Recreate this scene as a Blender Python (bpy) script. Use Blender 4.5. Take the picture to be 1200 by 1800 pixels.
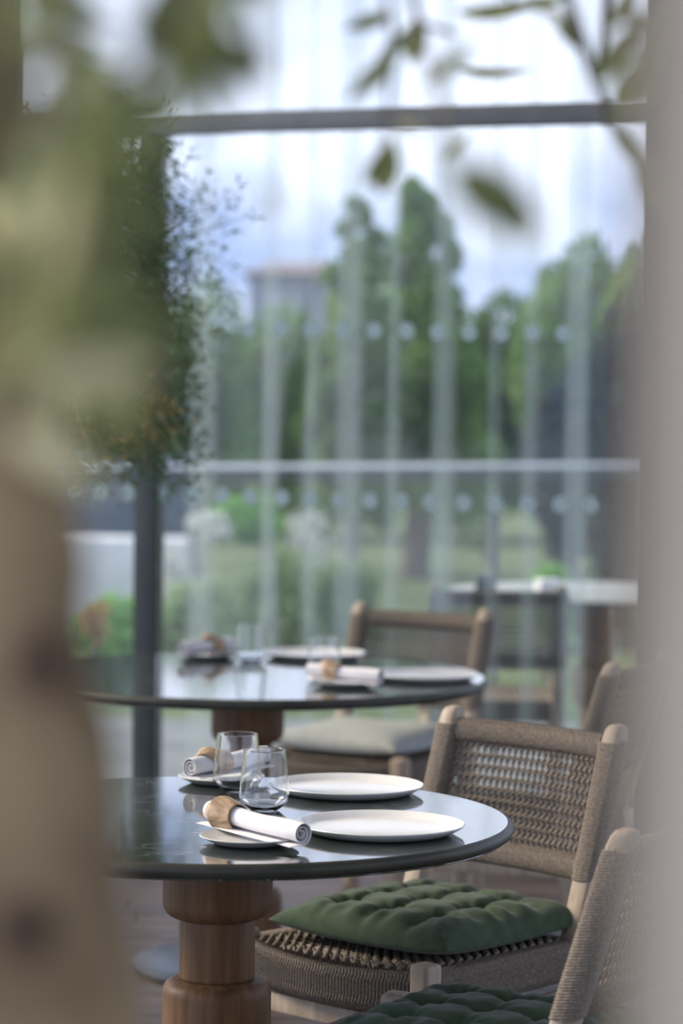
import bpy, bmesh, math, random
from mathutils import Vector, Matrix

for o in list(bpy.data.objects):
    bpy.data.objects.remove(o)
SC = bpy.context.scene
COL = SC.collection
PI = math.pi

# ------------------------------------------------------------------ camera
FPX, CAM_H = 4933.0, 1.46
PITCH = math.atan(206.0 / FPX)
ROLL = 0.013
cd = bpy.data.cameras.new('camera')
cam = bpy.data.objects.new('camera', cd)
COL.objects.link(cam)
cd.sensor_fit = 'VERTICAL'
cd.sensor_height = 36.0
cd.sensor_width = 24.0
cd.lens = FPX / 1800.0 * 36.0
cd.clip_start = 0.05
cd.clip_end = 500
cd.dof.use_dof = True
cd.dof.focus_distance = 4.62
cd.dof.aperture_fstop = 3.0
CM = Matrix.Translation((0, 0, CAM_H)) @ Matrix.Rotation(PI / 2 - PITCH, 4, 'X') @ Matrix.Rotation(ROLL, 4, 'Z')
cam.matrix_world = CM
SC.camera = cam

# ------------------------------------------------------------------ sky
world = bpy.data.worlds.new('sky')
SC.world = world
world.use_nodes = True
wn, wl = world.node_tree.nodes, world.node_tree.links
wn.clear()
w_out = wn.new('ShaderNodeOutputWorld')
w_bg = wn.new('ShaderNodeBackground')
w_tc = wn.new('ShaderNodeTexCoord')
w_map = wn.new('ShaderNodeMapping')
w_map.inputs['Scale'].default_value = (1, 1, 1.5)
w_noise = wn.new('ShaderNodeTexNoise')
w_noise.inputs['Scale'].default_value = 9.0
w_noise.inputs['Detail'].default_value = 4.0
w_noise.inputs['Roughness'].default_value = 0.5
w_ramp = wn.new('ShaderNodeValToRGB')
w_ramp.color_ramp.elements[0].position = 0.36
w_ramp.color_ramp.elements[0].color = (0.29, 0.38, 0.64, 1)
w_ramp.color_ramp.elements[1].position = 0.56
w_ramp.color_ramp.elements[1].color = (0.74, 0.80, 0.98, 1)
wl.new(w_tc.outputs['Generated'], w_map.inputs['Vector'])
wl.new(w_map.outputs['Vector'], w_noise.inputs['Vector'])
wl.new(w_noise.outputs['Fac'], w_ramp.inputs['Fac'])
wl.new(w_ramp.outputs['Color'], w_bg.inputs['Color'])
w_bg.inputs['Strength'].default_value = 0.92
wl.new(w_bg.outputs['Background'], w_out.inputs['Surface'])

# ------------------------------------------------------------------ sun (veiled, low in the left)
sd = bpy.data.lights.new('sun', 'SUN')
sd.energy = 2.6
sd.angle = math.radians(25)
sd.color = (1.0, 0.86, 0.66)
sun = bpy.data.objects.new('sun', sd)
COL.objects.link(sun)
sun.rotation_euler = (math.radians(58), 0, math.radians(-108))

SC.view_settings.view_transform = 'Standard'
SC.view_settings.look = 'None'
SC.view_settings.exposure = 0.92
SC.view_settings.gamma = 1.0
SC.view_settings.use_curve_mapping = False
try:
    SC.cycles.use_denoising = True
    SC.cycles.max_bounces = 14
    SC.cycles.transparent_max_bounces = 40
    SC.cycles.transmission_bounces = 12
    SC.cycles.caustics_reflective = False
    SC.cycles.caustics_refractive = True
    SC.cycles.sample_clamp_indirect = 6.0
except Exception:
    pass


# ------------------------------------------------------------------ measuring helpers
def ray(px, py):
    d = Vector(((px - 600.0) / FPX, -(py - 900.0) / FPX, -1.0))
    return (CM.to_3x3() @ d)

def D(px, py, d):
    r = ray(px, py)
    t = d / r.y
    return Vector((0, 0, CAM_H)) + r * t

def G(px, py, z):
    r = ray(px, py)
    t = (z - CAM_H) / r.z
    return Vector((0, 0, CAM_H)) + r * t

WALL_D, WALL_S = 9.0, 0.394            # the glass wall: y = WALL_D - WALL_S * x
def W(px, py, off=0.0):
    r = ray(px, py)
    t = (WALL_D + off) / (r.y + WALL_S * r.x)
    return Vector((0, 0, CAM_H)) + r * t
WALL_YAW = -math.atan(WALL_S)


# ------------------------------------------------------------------ mesh helpers
class MB:
    def __init__(self):
        self.v, self.f = [], []
    def add(self, vs, fs):
        n = len(self.v)
        self.v += [tuple(p) for p in vs]
        self.f += [tuple(i + n for i in f) for f in fs]
        return self
    def box(self, c, s, M=None, bev=0.0, seg=2):
        bm = bmesh.new()
        bmesh.ops.create_cube(bm, size=1.0)
        for v in bm.verts:
            v.co = Vector((v.co.x * s[0], v.co.y * s[1], v.co.z * s[2]))
        if bev:
            bmesh.ops.bevel(bm, geom=bm.edges[:], offset=bev, segments=seg, affect='EDGES', profile=0.5)
        bm.verts.index_update()
        vs = []
        for v in bm.verts:
            p = v.co + Vector(c)
            vs.append(M @ p if M else p)
        self.add(vs, [[v.index for v in f.verts] for f in bm.faces])
        bm.free()
        return self
    def tube(self, pts, r, sides=8, closed=False, cap=True, flat=1.0):
        pts = [Vector(p) for p in pts]
        n = len(pts)
        rr = r if isinstance(r, (list, tuple)) else [r] * n
        vs, fs = [], []
        t0 = (pts[1] - pts[0]).normalized()
        up = Vector((0, 0, 1)) if abs(t0.z) < 0.9 else Vector((1, 0, 0))
        nrm = (up - t0 * up.dot(t0)).normalized()
        for i, p in enumerate(pts):
            if closed:
                t = pts[(i + 1) % n] - pts[i - 1]
            else:
                t = pts[min(i + 1, n - 1)] - pts[max(i - 1, 0)]
            if t.length < 1e-9:
                t = t0
            t = t.normalized()
            nrm = (nrm - t * nrm.dot(t))
            if nrm.length < 1e-6:
                nrm = t.orthogonal()
            nrm.normalize()
            b = t.cross(nrm)
            for k in range(sides):
                a = 2 * PI * k / sides
                vs.append(p + nrm * (math.cos(a) * rr[i]) + b * (math.sin(a) * rr[i] * flat))
        m = n if closed else n - 1
        for i in range(m):
            j = (i + 1) % n
            for k in range(sides):
                k2 = (k + 1) % sides
                fs.append((i * sides + k, i * sides + k2, j * sides + k2, j * sides + k))
        if cap and not closed:
            fs.append(tuple(range(sides))[::-1])
            fs.append(tuple((n - 1) * sides + k for k in range(sides)))
        return self.add(vs, fs)
    def lathe(self, prof, n=64, closed=False):
        vs, fs = [], []
        m = len(prof)
        for i in range(n):
            a = 2 * PI * i / n
            for (r, z) in prof:
                vs.append((r * math.cos(a), r * math.sin(a), z))
        mm = m if closed else m - 1
        for i in range(n):
            j = (i + 1) % n
            for k in range(mm):
                k2 = (k + 1) % m
                fs.append((i * m + k, j * m + k, j * m + k2, i * m + k2))
        self.add(vs, fs)
        return self
    def mesh(self, name, mat, smooth=True, merge=0.0, angle=40):
        me = bpy.data.meshes.new(name)
        me.from_pydata(self.v, [], self.f)
        if merge:
            bm = bmesh.new()
            bm.from_mesh(me)
            bmesh.ops.remove_doubles(bm, verts=bm.verts[:], dist=merge)
            bmesh.ops.recalc_face_normals(bm, faces=bm.faces[:])
            bm.to_mesh(me)
            bm.free()
        if mat:
            me.materials.append(mat)
        if smooth:
            me.shade_smooth()
            me.set_sharp_from_angle(angle=math.radians(angle))
        me.validate()
        return me
    def build(self, name, mat, parent=None, **kw):
        o = bpy.data.objects.new(name, self.mesh(name, mat, **kw))
        COL.objects.link(o)
        if parent:
            o.parent = parent
        return o

def tag(o, label=None, cat=None, group=None, kind=None):
    if label: o['label'] = label
    if cat: o['category'] = cat
    if group: o['group'] = group
    if kind: o['kind'] = kind
    return o

def empty(name, loc=(0, 0, 0), rz=0.0):
    o = bpy.data.objects.new(name, None)
    COL.objects.link(o)
    o.location = loc
    o.rotation_euler = (0, 0, rz)
    o.empty_display_size = 0.1
    return o

def copy_tree(o, parent=None):
    c = o.copy()
    COL.objects.link(c)
    if parent:
        c.parent = parent
    for ch in list(o.children):
        copy_tree(ch, c)
    return c


# ------------------------------------------------------------------ materials
def new_mat(name):
    m = bpy.data.materials.new(name)
    m.use_nodes = True
    nt = m.node_tree
    return m, nt.nodes, nt.links, nt.nodes['Principled BSDF']

def col4(c):
    return (c[0], c[1], c[2], 1)

def noise_mat(name, c1, c2, scale=8.0, rough=0.6, stretch=(1, 1, 1), bump=0.0, spec=0.5, lo=0.35, hi=0.65, detail=4.0,
              coords='Object', sheen=0.0, bscale=None, coat=0.0):
    m, n, l, p = new_mat(name)
    tc = n.new('ShaderNodeTexCoord')
    mp = n.new('ShaderNodeMapping')
    mp.inputs['Scale'].default_value = stretch
    nz = n.new('ShaderNodeTexNoise')
    nz.inputs['Scale'].default_value = scale
    nz.inputs['Detail'].default_value = detail
    rp = n.new('ShaderNodeValToRGB')
    rp.color_ramp.elements[0].position = lo
    rp.color_ramp.elements[0].color = col4(c1)
    rp.color_ramp.elements[1].position = hi
    rp.color_ramp.elements[1].color = col4(c2)
    l.new(tc.outputs[coords], mp.inputs['Vector'])
    l.new(mp.outputs['Vector'], nz.inputs['Vector'])
    l.new(nz.outputs['Fac'], rp.inputs['Fac'])
    l.new(rp.outputs['Color'], p.inputs['Base Color'])
    p.inputs['Roughness'].default_value = rough
    p.inputs['Specular IOR Level'].default_value = spec
    if sheen:
        p.inputs['Sheen Weight'].default_value = sheen
    if coat:
        p.inputs['Coat Weight'].default_value = coat
        p.inputs['Coat Roughness'].default_value = 0.15
    if bump:
        bp = n.new('ShaderNodeBump')
        bp.inputs['Strength'].default_value = bump
        bp.inputs['Distance'].default_value = 0.004
        src = nz
        if bscale:
            src = n.new('ShaderNodeTexNoise')
            src.inputs['Scale'].default_value = bscale
            src.inputs['Detail'].default_value = 3
            l.new(mp.outputs['Vector'], src.inputs['Vector'])
        l.new(src.outputs['Fac'], bp.inputs['Height'])
        l.new(bp.outputs['Normal'], p.inputs['Normal'])
    return m

def wood_mat(name, c1, c2, axis='Z', rough=0.5, spec=0.4, coat=0.0):
    st = {'X': (1.5, 22, 22), 'Y': (22, 1.5, 22), 'Z': (22, 22, 1.5)}[axis]
    return noise_mat(name, c1, c2, scale=3.0, rough=rough, stretch=st, bump=0.12, spec=spec, lo=0.3, hi=0.7, detail=6, coat=coat)

M_teak = wood_mat('weathered_teak', (0.30, 0.235, 0.175), (0.46, 0.385, 0.305), 'Z', 0.6)
M_pedestal = wood_mat('turned_brown_wood', (0.105, 0.054, 0.024), (0.215, 0.118, 0.055), 'Z', 0.5, 0.3)
M_rope = noise_mat('taupe_rope', (0.165, 0.140, 0.115), (0.29, 0.25, 0.21), scale=220, rough=0.85, bump=0.5, spec=0.2)
M_green = noise_mat('green_cotton', (0.042, 0.068, 0.040), (0.060, 0.092, 0.054), scale=40, rough=0.9, bump=0.15, bscale=900, spec=0.15, sheen=0.15)
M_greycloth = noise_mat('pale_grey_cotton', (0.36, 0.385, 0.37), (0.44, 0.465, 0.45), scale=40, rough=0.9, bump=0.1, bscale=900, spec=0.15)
M_plate = noise_mat('white_glazed_ceramic', (0.80, 0.80, 0.79), (0.84, 0.84, 0.83), scale=30, rough=0.14, spec=0.5)
M_saucer = noise_mat('pale_grey_ceramic', (0.62, 0.63, 0.61), (0.68, 0.69, 0.67), scale=30, rough=0.35, spec=0.45)
M_napkin = noise_mat('white_linen', (0.80, 0.78, 0.80), (0.86, 0.85, 0.87), scale=60, rough=0.9, bump=0.2, bscale=1400, spec=0.1)
M_ring = noise_mat('striped_olive_wood', (0.27, 0.165, 0.085), (0.56, 0.41, 0.27), scale=3.0, rough=0.5, stretch=(7, 70, 22), bump=0.1, lo=0.33, hi=0.67, detail=4)
M_metal = noise_mat('dark_blue_grey_metal', (0.03, 0.04, 0.06), (0.05, 0.062, 0.085), scale=12, rough=0.32, spec=0.6)
M_frame = noise_mat('grey_painted_metal', (0.18, 0.19, 0.185), (0.22, 0.23, 0.225), scale=10, rough=0.5)
M_frame_dark = noise_mat('dark_painted_metal', (0.035, 0.045, 0.042), (0.05, 0.06, 0.056), scale=10, rough=0.5)
M_brown = noise_mat('brown_painted_metal', (0.12, 0.095, 0.07), (0.15, 0.12, 0.09), scale=10, rough=0.6)
M_rail = noise_mat('brushed_steel', (0.80, 0.81, 0.84), (0.88, 0.89, 0.91), scale=20, rough=0.5, spec=0.6)
M_plaster = noise_mat('beige_plaster', (0.40, 0.35, 0.285), (0.45, 0.395, 0.325), scale=18, rough=0.9, spec=0.0, bump=0.2)
M_jamb = noise_mat('grey_jamb', (0.055, 0.055, 0.056), (0.07, 0.07, 0.071), scale=14, rough=0.9, spec=0.0)
M_white = noise_mat('white_render', (0.72, 0.72, 0.70), (0.80, 0.80, 0.78), scale=6, rough=0.9)
M_grey_wall = noise_mat('blue_grey_render', (0.10, 0.125, 0.14), (0.14, 0.165, 0.18), scale=6, rough=0.9)
M_house = noise_mat('lavender_render', (0.30, 0.31, 0.38), (0.36, 0.37, 0.43), scale=3, rough=0.9)
M_roof = noise_mat('red_roof', (0.25, 0.21, 0.21), (0.30, 0.25, 0.25), scale=5, rough=0.9)
M_lawn = noise_mat('lawn_green', (0.11, 0.15, 0.075), (0.18, 0.225, 0.115), scale=2.5, rough=0.95, spec=0.1)
M_terrace = noise_mat('grey_stone_paving', (0.17, 0.19, 0.19), (0.24, 0.26, 0.26), scale=4, rough=0.8)
M_floor = noise_mat('dark_deck_base', (0.03, 0.024, 0.022), (0.05, 0.04, 0.036), scale=6, rough=0.6)
M_bark_far = noise_mat('grey_bark', (0.14, 0.12, 0.115), (0.24, 0.21, 0.20), scale=7, rough=0.95, stretch=(1, 1, 0.3), bump=0.4)
M_twig = noise_mat('olive_twig_bark', (0.10, 0.085, 0.065), (0.17, 0.145, 0.11), scale=30, rough=0.9)
M_ocre = noise_mat('dry_ochre_twig', (0.30, 0.20, 0.08), (0.42, 0.30, 0.13), scale=30, rough=0.9)

def plank_mat():
    m, n, l, p = new_mat('red_brown_deck_wood')
    tc = n.new('ShaderNodeTexCoord')
    oi = n.new('ShaderNodeObjectInfo')
    mp = n.new('ShaderNodeMapping')
    mp.inputs['Scale'].default_value = (1.2, 26, 10)
    add = n.new('ShaderNodeVectorMath')
    add.operation = 'ADD'
    nz = n.new('ShaderNodeTexNoise')
    nz.inputs['Scale'].default_value = 2.5
    nz.inputs['Detail'].default_value = 6
    rp = n.new('ShaderNodeValToRGB')
    rp.color_ramp.elements[0].position = 0.3
    rp.color_ramp.elements[0].color = (0.040, 0.026, 0.022, 1)
    rp.color_ramp.elements[1].position = 0.75
    rp.color_ramp.elements[1].color = (0.105, 0.070, 0.056, 1)
    hs = n.new('ShaderNodeHueSaturation')
    mr = n.new('ShaderNodeMapRange')
    mr.inputs['To Min'].default_value = 0.65
    mr.inputs['To Max'].default_value = 1.45
    l.new(oi.outputs['Random'], mr.inputs['Value'])
    l.new(mr.outputs['Result'], hs.inputs['Value'])
    l.new(tc.outputs['Object'], mp.inputs['Vector'])
    l.new(mp.outputs['Vector'], add.inputs[0])
    l.new(oi.outputs['Random'], add.inputs[1])
    l.new(add.outputs['Vector'], nz.inputs['Vector'])
    l.new(nz.outputs['Fac'], rp.inputs['Fac'])
    l.new(rp.outputs['Color'], hs.inputs['Color'])
    l.new(hs.outputs['Color'], p.inputs['Base Color'])
    p.inputs['Roughness'].default_value = 0.42
    return m
M_plank = plank_mat()

def stone_mat():
    m, n, l, p = new_mat('polished_dark_green_stone')
    tc = n.new('ShaderNodeTexCoord')
    nz = n.new('ShaderNodeTexNoise')
    nz.inputs['Scale'].default_value = 5
    nz.inputs['Detail'].default_value = 8
    rp = n.new('ShaderNodeValToRGB')
    rp.color_ramp.elements[0].color = (0.016, 0.022, 0.018, 1)
    rp.color_ramp.elements[1].color = (0.050, 0.060, 0.046, 1)
    l.new(tc.outputs['Object'], nz.inputs['Vector'])
    l.new(nz.outputs['Fac'], rp.inputs['Fac'])
    # thin pale veins: a ridged, warped and stretched noise
    mp = n.new('ShaderNodeMapping')
    mp.inputs['Rotation'].default_value = (0, 0, math.radians(18))
    mp.inputs['Scale'].default_value = (5.0, 22.0, 4.0)
    nv = n.new('ShaderNodeTexNoise')
    nv.inputs['Scale'].default_value = 2.6
    nv.inputs['Detail'].default_value = 7
    nv.inputs['Distortion'].default_value = 0.6
    sub = n.new('ShaderNodeMath'); sub.operation = 'SUBTRACT'; sub.inputs[1].default_value = 0.5
    ab = n.new('ShaderNodeMath'); ab.operation = 'ABSOLUTE'
    rv = n.new('ShaderNodeValToRGB')
    rv.color_ramp.elements[0].position = 0.0
    rv.color_ramp.elements[0].color = (1, 1, 1, 1)
    rv.color_ramp.elements[1].position = 0.010
    rv.color_ramp.elements[1].color = (0, 0, 0, 1)
    nm = n.new('ShaderNodeTexNoise')
    nm.inputs['Scale'].default_value = 7
    rm = n.new('ShaderNodeValToRGB')
    rm.color_ramp.elements[0].position = 0.48
    rm.color_ramp.elements[1].position = 0.62
    mu = n.new('ShaderNodeMath'); mu.operation = 'MULTIPLY'
    mx = n.new('ShaderNodeMix'); mx.data_type = 'RGBA'
    mx.inputs[7].default_value = (0.55, 0.58, 0.58, 1)
    l.new(tc.outputs['Object'], mp.inputs['Vector'])
    l.new(mp.outputs['Vector'], nv.inputs['Vector'])
    l.new(nv.outputs['Fac'], sub.inputs[0]); l.new(sub.outputs[0], ab.inputs[0]); l.new(ab.outputs[0], rv.inputs['Fac'])
    l.new(tc.outputs['Object'], nm.inputs['Vector']); l.new(nm.outputs['Fac'], rm.inputs['Fac'])
    l.new(rv.outputs['Color'], mu.inputs[0]); l.new(rm.outputs['Color'], mu.inputs[1])
    l.new(mu.outputs[0], mx.inputs[0]); l.new(rp.outputs['Color'], mx.inputs[6])
    l.new(mx.outputs[2], p.inputs['Base Color'])
    p.inputs['Roughness'].default_value = 0.09
    p.inputs['IOR'].default_value = 1.75
    p.inputs['Coat Weight'].default_value = 0.7
    p.inputs['Coat IOR'].default_value = 1.6
    p.inputs['Coat Roughness'].default_value = 0.05
    bp = n.new('ShaderNodeBump')
    bp.inputs['Strength'].default_value = 0.05
    bp.inputs['Distance'].default_value = 0.002
    l.new(mu.outputs[0], bp.inputs['Height'])
    l.new(bp.outputs['Normal'], p.inputs['Normal'])
    return m
M_stone = stone_mat()
M_edge = noise_mat('honed_stone_edge', (0.040, 0.042, 0.032), (0.062, 0.064, 0.050), scale=14, rough=0.45, spec=0.35)

def bark_mat():
    m, n, l, p = new_mat('pale_mottled_bark')
    tc = n.new('ShaderNodeTexCoord')
    nz = n.new('ShaderNodeTexNoise'); nz.inputs['Scale'].default_value = 11; nz.inputs['Detail'].default_value = 5
    rp = n.new('ShaderNodeValToRGB')
    rp.color_ramp.elements[0].position = 0.30; rp.color_ramp.elements[0].color = (0.21, 0.14, 0.072, 1)
    rp.color_ramp.elements[1].position = 0.62; rp.color_ramp.elements[1].color = (0.49, 0.36, 0.20, 1)
    vo = n.new('ShaderNodeTexNoise'); vo.inputs['Scale'].default_value = 8; vo.inputs['Detail'].default_value = 1
    r2 = n.new('ShaderNodeValToRGB')
    r2.color_ramp.elements[0].position = 0.60; r2.color_ramp.elements[0].color = (0, 0, 0, 1)
    r2.color_ramp.elements[1].position = 0.70; r2.color_ramp.elements[1].color = (1, 1, 1, 1)
    mx = n.new('ShaderNodeMix'); mx.data_type = 'RGBA'; mx.inputs[7].default_value = (0.13, 0.09, 0.06, 1)
    l.new(tc.outputs['Object'], nz.inputs['Vector']); l.new(nz.outputs['Fac'], rp.inputs['Fac'])
    l.new(tc.outputs['Object'], vo.inputs['Vector']); l.new(vo.outputs['Fac'], r2.inputs['Fac'])
    l.new(r2.outputs['Color'], mx.inputs[0]); l.new(rp.outputs['Color'], mx.inputs[6])
    l.new(mx.outputs[2], p.inputs['Base Color'])
    p.inputs['Roughness'].default_value = 0.95
    return m
M_bark = bark_mat()

def leaf_mat(name, c1, c2, trans=0.35, scale=3.0):
    m, n, l, p = new_mat(name)
    n.remove(p)
    out = [x for x in n if x.type == 'OUTPUT_MATERIAL'][0]
    oi = n.new('ShaderNodeTexCoord')
    nz = n.new('ShaderNodeTexNoise'); nz.inputs['Scale'].default_value = scale; nz.inputs['Detail'].default_value = 3
    rp = n.new('ShaderNodeValToRGB')
    rp.color_ramp.elements[0].position = 0.35; rp.color_ramp.elements[0].color = col4(c1)
    rp.color_ramp.elements[1].position = 0.65; rp.color_ramp.elements[1].color = col4(c2)
    l.new(oi.outputs['Object'], nz.inputs['Vector']); l.new(nz.outputs['Fac'], rp.inputs['Fac'])
    df = n.new('ShaderNodeBsdfPrincipled'); df.inputs['Roughness'].default_value = 0.55
    tr = n.new('ShaderNodeBsdfTranslucent')
    mx = n.new('ShaderNodeMixShader'); mx.inputs[0].default_value = trans
    l.new(rp.outputs['Color'], df.inputs['Base Color']); l.new(rp.outputs['Color'], tr.inputs['Color'])
    l.new(df.outputs[0], mx.inputs[1]); l.new(tr.outputs[0], mx.inputs[2]); l.new(mx.outputs[0], out.inputs['Surface'])
    return m
M_leaf_near = leaf_mat('olive_leaf', (0.15, 0.20, 0.085), (0.33, 0.345, 0.145), 0.42, 6)
M_leaf_lit = leaf_mat('lit_olive_leaf', (0.55, 0.50, 0.27), (0.70, 0.64, 0.37), 0.3, 6)  # lit look of the near leaves put into a paler colour
M_leaf_mid = leaf_mat('dark_olive_leaf', (0.075, 0.135, 0.055), (0.16, 0.225, 0.095), 0.5, 1.5)
M_leaf_far = leaf_mat('garden_leaf', (0.09, 0.19, 0.055), (0.33, 0.49, 0.15), 0.45, 1.0)  # broad light and dark noise stands for lit and shaded foliage
M_leaf_dark = leaf_mat('dark_garden_leaf', (0.06, 0.13, 0.05), (0.22, 0.34, 0.11), 0.45, 1.0)  # same painted lit and shaded variation, in a darker green
M_leaf_evergreen = leaf_mat('evergreen_leaf', (0.035, 0.055, 0.04), (0.075, 0.10, 0.07), 0.3, 1.0)  # the evergreen bushes' own darker leaf colour
M_leaf_bright = leaf_mat('bright_green_leaf', (0.17, 0.42, 0.07), (0.30, 0.58, 0.12), 0.45, 2.0)
M_leaf_light = leaf_mat('light_shrub_leaf', (0.25, 0.38, 0.17), (0.45, 0.54, 0.34), 0.45, 2.0)
M_petal = leaf_mat('white_petal', (0.65, 0.68, 0.64), (0.8, 0.8, 0.78), 0.4, 2.0)
M_ochreleaf = leaf_mat('ochre_leaf', (0.42, 0.28, 0.10), (0.55, 0.40, 0.16), 0.4, 2.0)

def tumbler_mat():
    m, n, l, p = new_mat('clear_glass')
    p.inputs['Base Color'].default_value = (0.985, 0.99, 0.99, 1)
    p.inputs['Transmission Weight'].default_value = 1.0
    p.inputs['Roughness'].default_value = 0.0
    p.inputs['IOR'].default_value = 1.46
    return m
M_glass = tumbler_mat()

def thin_mat(name, tint, gloss=True, ior=1.45):
    m, n, l, p = new_mat(name)
    n.remove(p)
    out = [x for x in n if x.type == 'OUTPUT_MATERIAL'][0]
    tr = n.new('ShaderNodeBsdfTransparent'); tr.inputs['Color'].default_value = col4(tint)
    gl = n.new('ShaderNodeBsdfGlossy'); gl.inputs['Roughness'].default_value = 0.0
    fr = n.new('ShaderNodeFresnel'); fr.inputs['IOR'].default_value = ior
    mx = n.new('ShaderNodeMixShader')
    l.new(fr.outputs[0], mx.inputs[0]); l.new(tr.outputs[0], mx.inputs[1]); l.new(gl.outputs[0], mx.inputs[2])
    l.new(mx.outputs[0], out.inputs['Surface'])
    return m
M_pane = thin_mat('window_glass', (0.96, 0.972, 0.968))

def cloth_mat(name, color, cover, trans=0.6):
    m, n, l, p = new_mat(name)
    n.remove(p)
    out = [x for x in n if x.type == 'OUTPUT_MATERIAL'][0]
    t0 = n.new('ShaderNodeBsdfTransparent')
    df = n.new('ShaderNodeBsdfDiffuse'); df.inputs['Color'].default_value = col4(color)
    tl = n.new('ShaderNodeBsdfTranslucent'); tl.inputs['Color'].default_value = col4(color)
    a = n.new('ShaderNodeMixShader'); a.inputs[0].default_value = trans
    b = n.new('ShaderNodeMixShader'); b.inputs[0].default_value = cover
    l.new(df.outputs[0], a.inputs[1]); l.new(tl.outputs[0], a.inputs[2])
    l.new(t0.outputs[0], b.inputs[1]); l.new(a.outputs[0], b.inputs[2])
    l.new(b.outputs[0], out.inputs['Surface'])
    return m
M_sheer = cloth_mat('sheer_voile', (0.80, 0.90, 0.86), 0.065)
M_film = cloth_mat('frosted_film', (0.86, 0.95, 0.94), 0.80, 0.85)

# ================================================================== SETTING
ground = MB().box((0, 55, -0.10), (140, 90, 0.12)).build('ground', M_lawn, smooth=False)
tag(ground, 'light green lawn spreading beyond the glass wall', kind='structure')
terrace = MB().box((0.0, 10.9, -0.03), (9.0, 3.4, 0.05)).build('terrace_paving', M_terrace, smooth=False)
tag(terrace, 'grey stone paving of the terrace outside the glass wall', kind='structure')

floor = MB().box((0.2, 4.0, -0.045), (7.0, 10.0, 0.05)).build('floor', M_floor, smooth=False)
tag(floor, 'dark red-brown plank floor under the dining tables', kind='structure')
rnd = random.Random(4)
pm = {}
rowh = 0.115
for r in range(26):
    y = 6.0 + r * rowh
    x = -1.75 - rnd.random() * 0.9
    while x < 1.75:
        ln = rnd.choice((1.2, 1.5, 1.8))
        key = ln
        if key not in pm:
            pm[key] = MB().box((0, 0, 0), (ln - 0.004, rowh - 0.006, 0.022), bev=0.002, seg=1).mesh('plank', M_plank, smooth=False)
        if y < WALL_D - WALL_S * (x + ln / 2) - 0.1:
            o = bpy.data.objects.new('plank', pm[key])
            COL.objects.link(o)
            o.parent = floor
            o.location = (x + ln / 2, y, -0.0085 + rnd.uniform(-0.001, 0.001) - 0.001)
        x += ln

# glass wall: beam, mullions, panes, dots
yaw = Matrix.Rotation(WALL_YAW, 4, 'Z')
def wall_box(mb, x0, x1, z0, z1, off, th, bev=0.0):
    """a box lying along the glass wall between wall abscissae x0 and x1"""
    xm = (x0 + x1) / 2
    c = Vector((xm, WALL_D + off - WALL_S * xm, (z0 + z1) / 2))
    L = (x1 - x0) * math.sqrt(1 + WALL_S ** 2)
    mb.box((0, 0, 0), (L, th, z1 - z0), Matrix.Translation(c) @ yaw, bev)
    return mb

bt, bb = W(700, 190), W(700, 226)
BEAM0, BEAM1 = bb.z, bt.z
mx0, mx1 = W(243, 900).x, W(281, 900).x
beam = wall_box(MB(), -1.6, 1.9, BEAM0, BEAM1, 0, 0.07, 0.004).build('trim_1', M_frame)
tag(beam, 'long grey metal transom bar across the top of the glass wall', kind='structure')
mul = wall_box(MB(), mx0, mx1, 0.0, BEAM0 + 0.01, 0, 0.075, 0.004).build('trim_2', M_frame_dark)
tag(mul, 'dark grey upright mullion of the glass wall behind the far table', kind='structure')
bx1 = W(27, 60).x
mul2 = wall_box(MB(), bx1 - 0.16, bx1, 0.0, 3.3, 0, 0.09, 0.004).build('trim_3', M_brown)
tag(mul2, 'brown upright post at the left end of the glass wall', kind='structure')
px0, px1 = W(1136, 900).x, W(1210, 900).x
pil = wall_box(MB(), px0, px1, 0.0, 3.3, -0.02, 0.14, 0.006).build('trim_7', M_frame_dark)
tag(pil, 'dark pillar at the right end of the glass wall', kind='structure')
sill = wall_box(MB(), -1.6, 1.9, -0.005, 0.05, 0, 0.08, 0.004).build('trim_4', M_frame_dark)
tag(sill, 'dark metal bottom rail of the glass wall on the deck', kind='structure')
head = wall_box(MB(), -1.6, 1.9, 3.25, 3.35, 0, 0.09, 0.004).build('trim_5', M_frame)
tag(head, 'grey head rail above the upper panes of the glass wall', kind='structure')

win = empty('window_1', (0, 0, 0))
tag(win, 'glass wall of tall panes with two rows of frosted dots', kind='structure')
for (x0, x1, z0, z1) in ((bx1, mx0, 0.05, BEAM0), (mx1, 1.9, 0.05, BEAM0), (bx1, 1.9, BEAM1, 3.25)):
    wall_box(MB(), x0, x1, z0, z1, 0, 0.010).build('pane', M_pane, win, smooth=False)
dot_mesh = MB().lathe([(0.0, 0.0005), (0.0265, 0.0005), (0.0268, 0.0), (0.0, 0.0)], 20, closed=True).mesh('dot', M_film, smooth=False)
top_row = [(437, 578), (494, 578), (547, 579), (602, 580), (658, 581), (714, 581), (769, 583), (824, 584), (880, 585), (935, 585), (990, 586)]
low_row = [(125, 862), (176, 864), (227, 866), (281, 867), (336, 869), (390, 871), (440, 873), (495, 875), (545, 877), (596, 879), (650, 880),
           (705, 881), (757, 882), (815, 884), (870, 886), (927, 886), (985, 887), (1040, 888)]
for (px, py) in top_row + low_row:
    o = bpy.data.objects.new('dot', dot_mesh)
    COL.objects.link(o)
    o.parent = win
    p = W(px, py, -0.0085)
    o.location = p
    o.rotation_euler = (PI / 2, 0, WALL_YAW)

added_slab = MB().box((1.2, 3.9, 3.42), (6.4, 9.6, 0.14)).build('shade_slab', M_plaster, smooth=False)  # unseen slab, added to cut the sky light from overhead
tag(added_slab, 'unseen beige slab added over the dining deck to cut overhead light', kind='structure')

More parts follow.
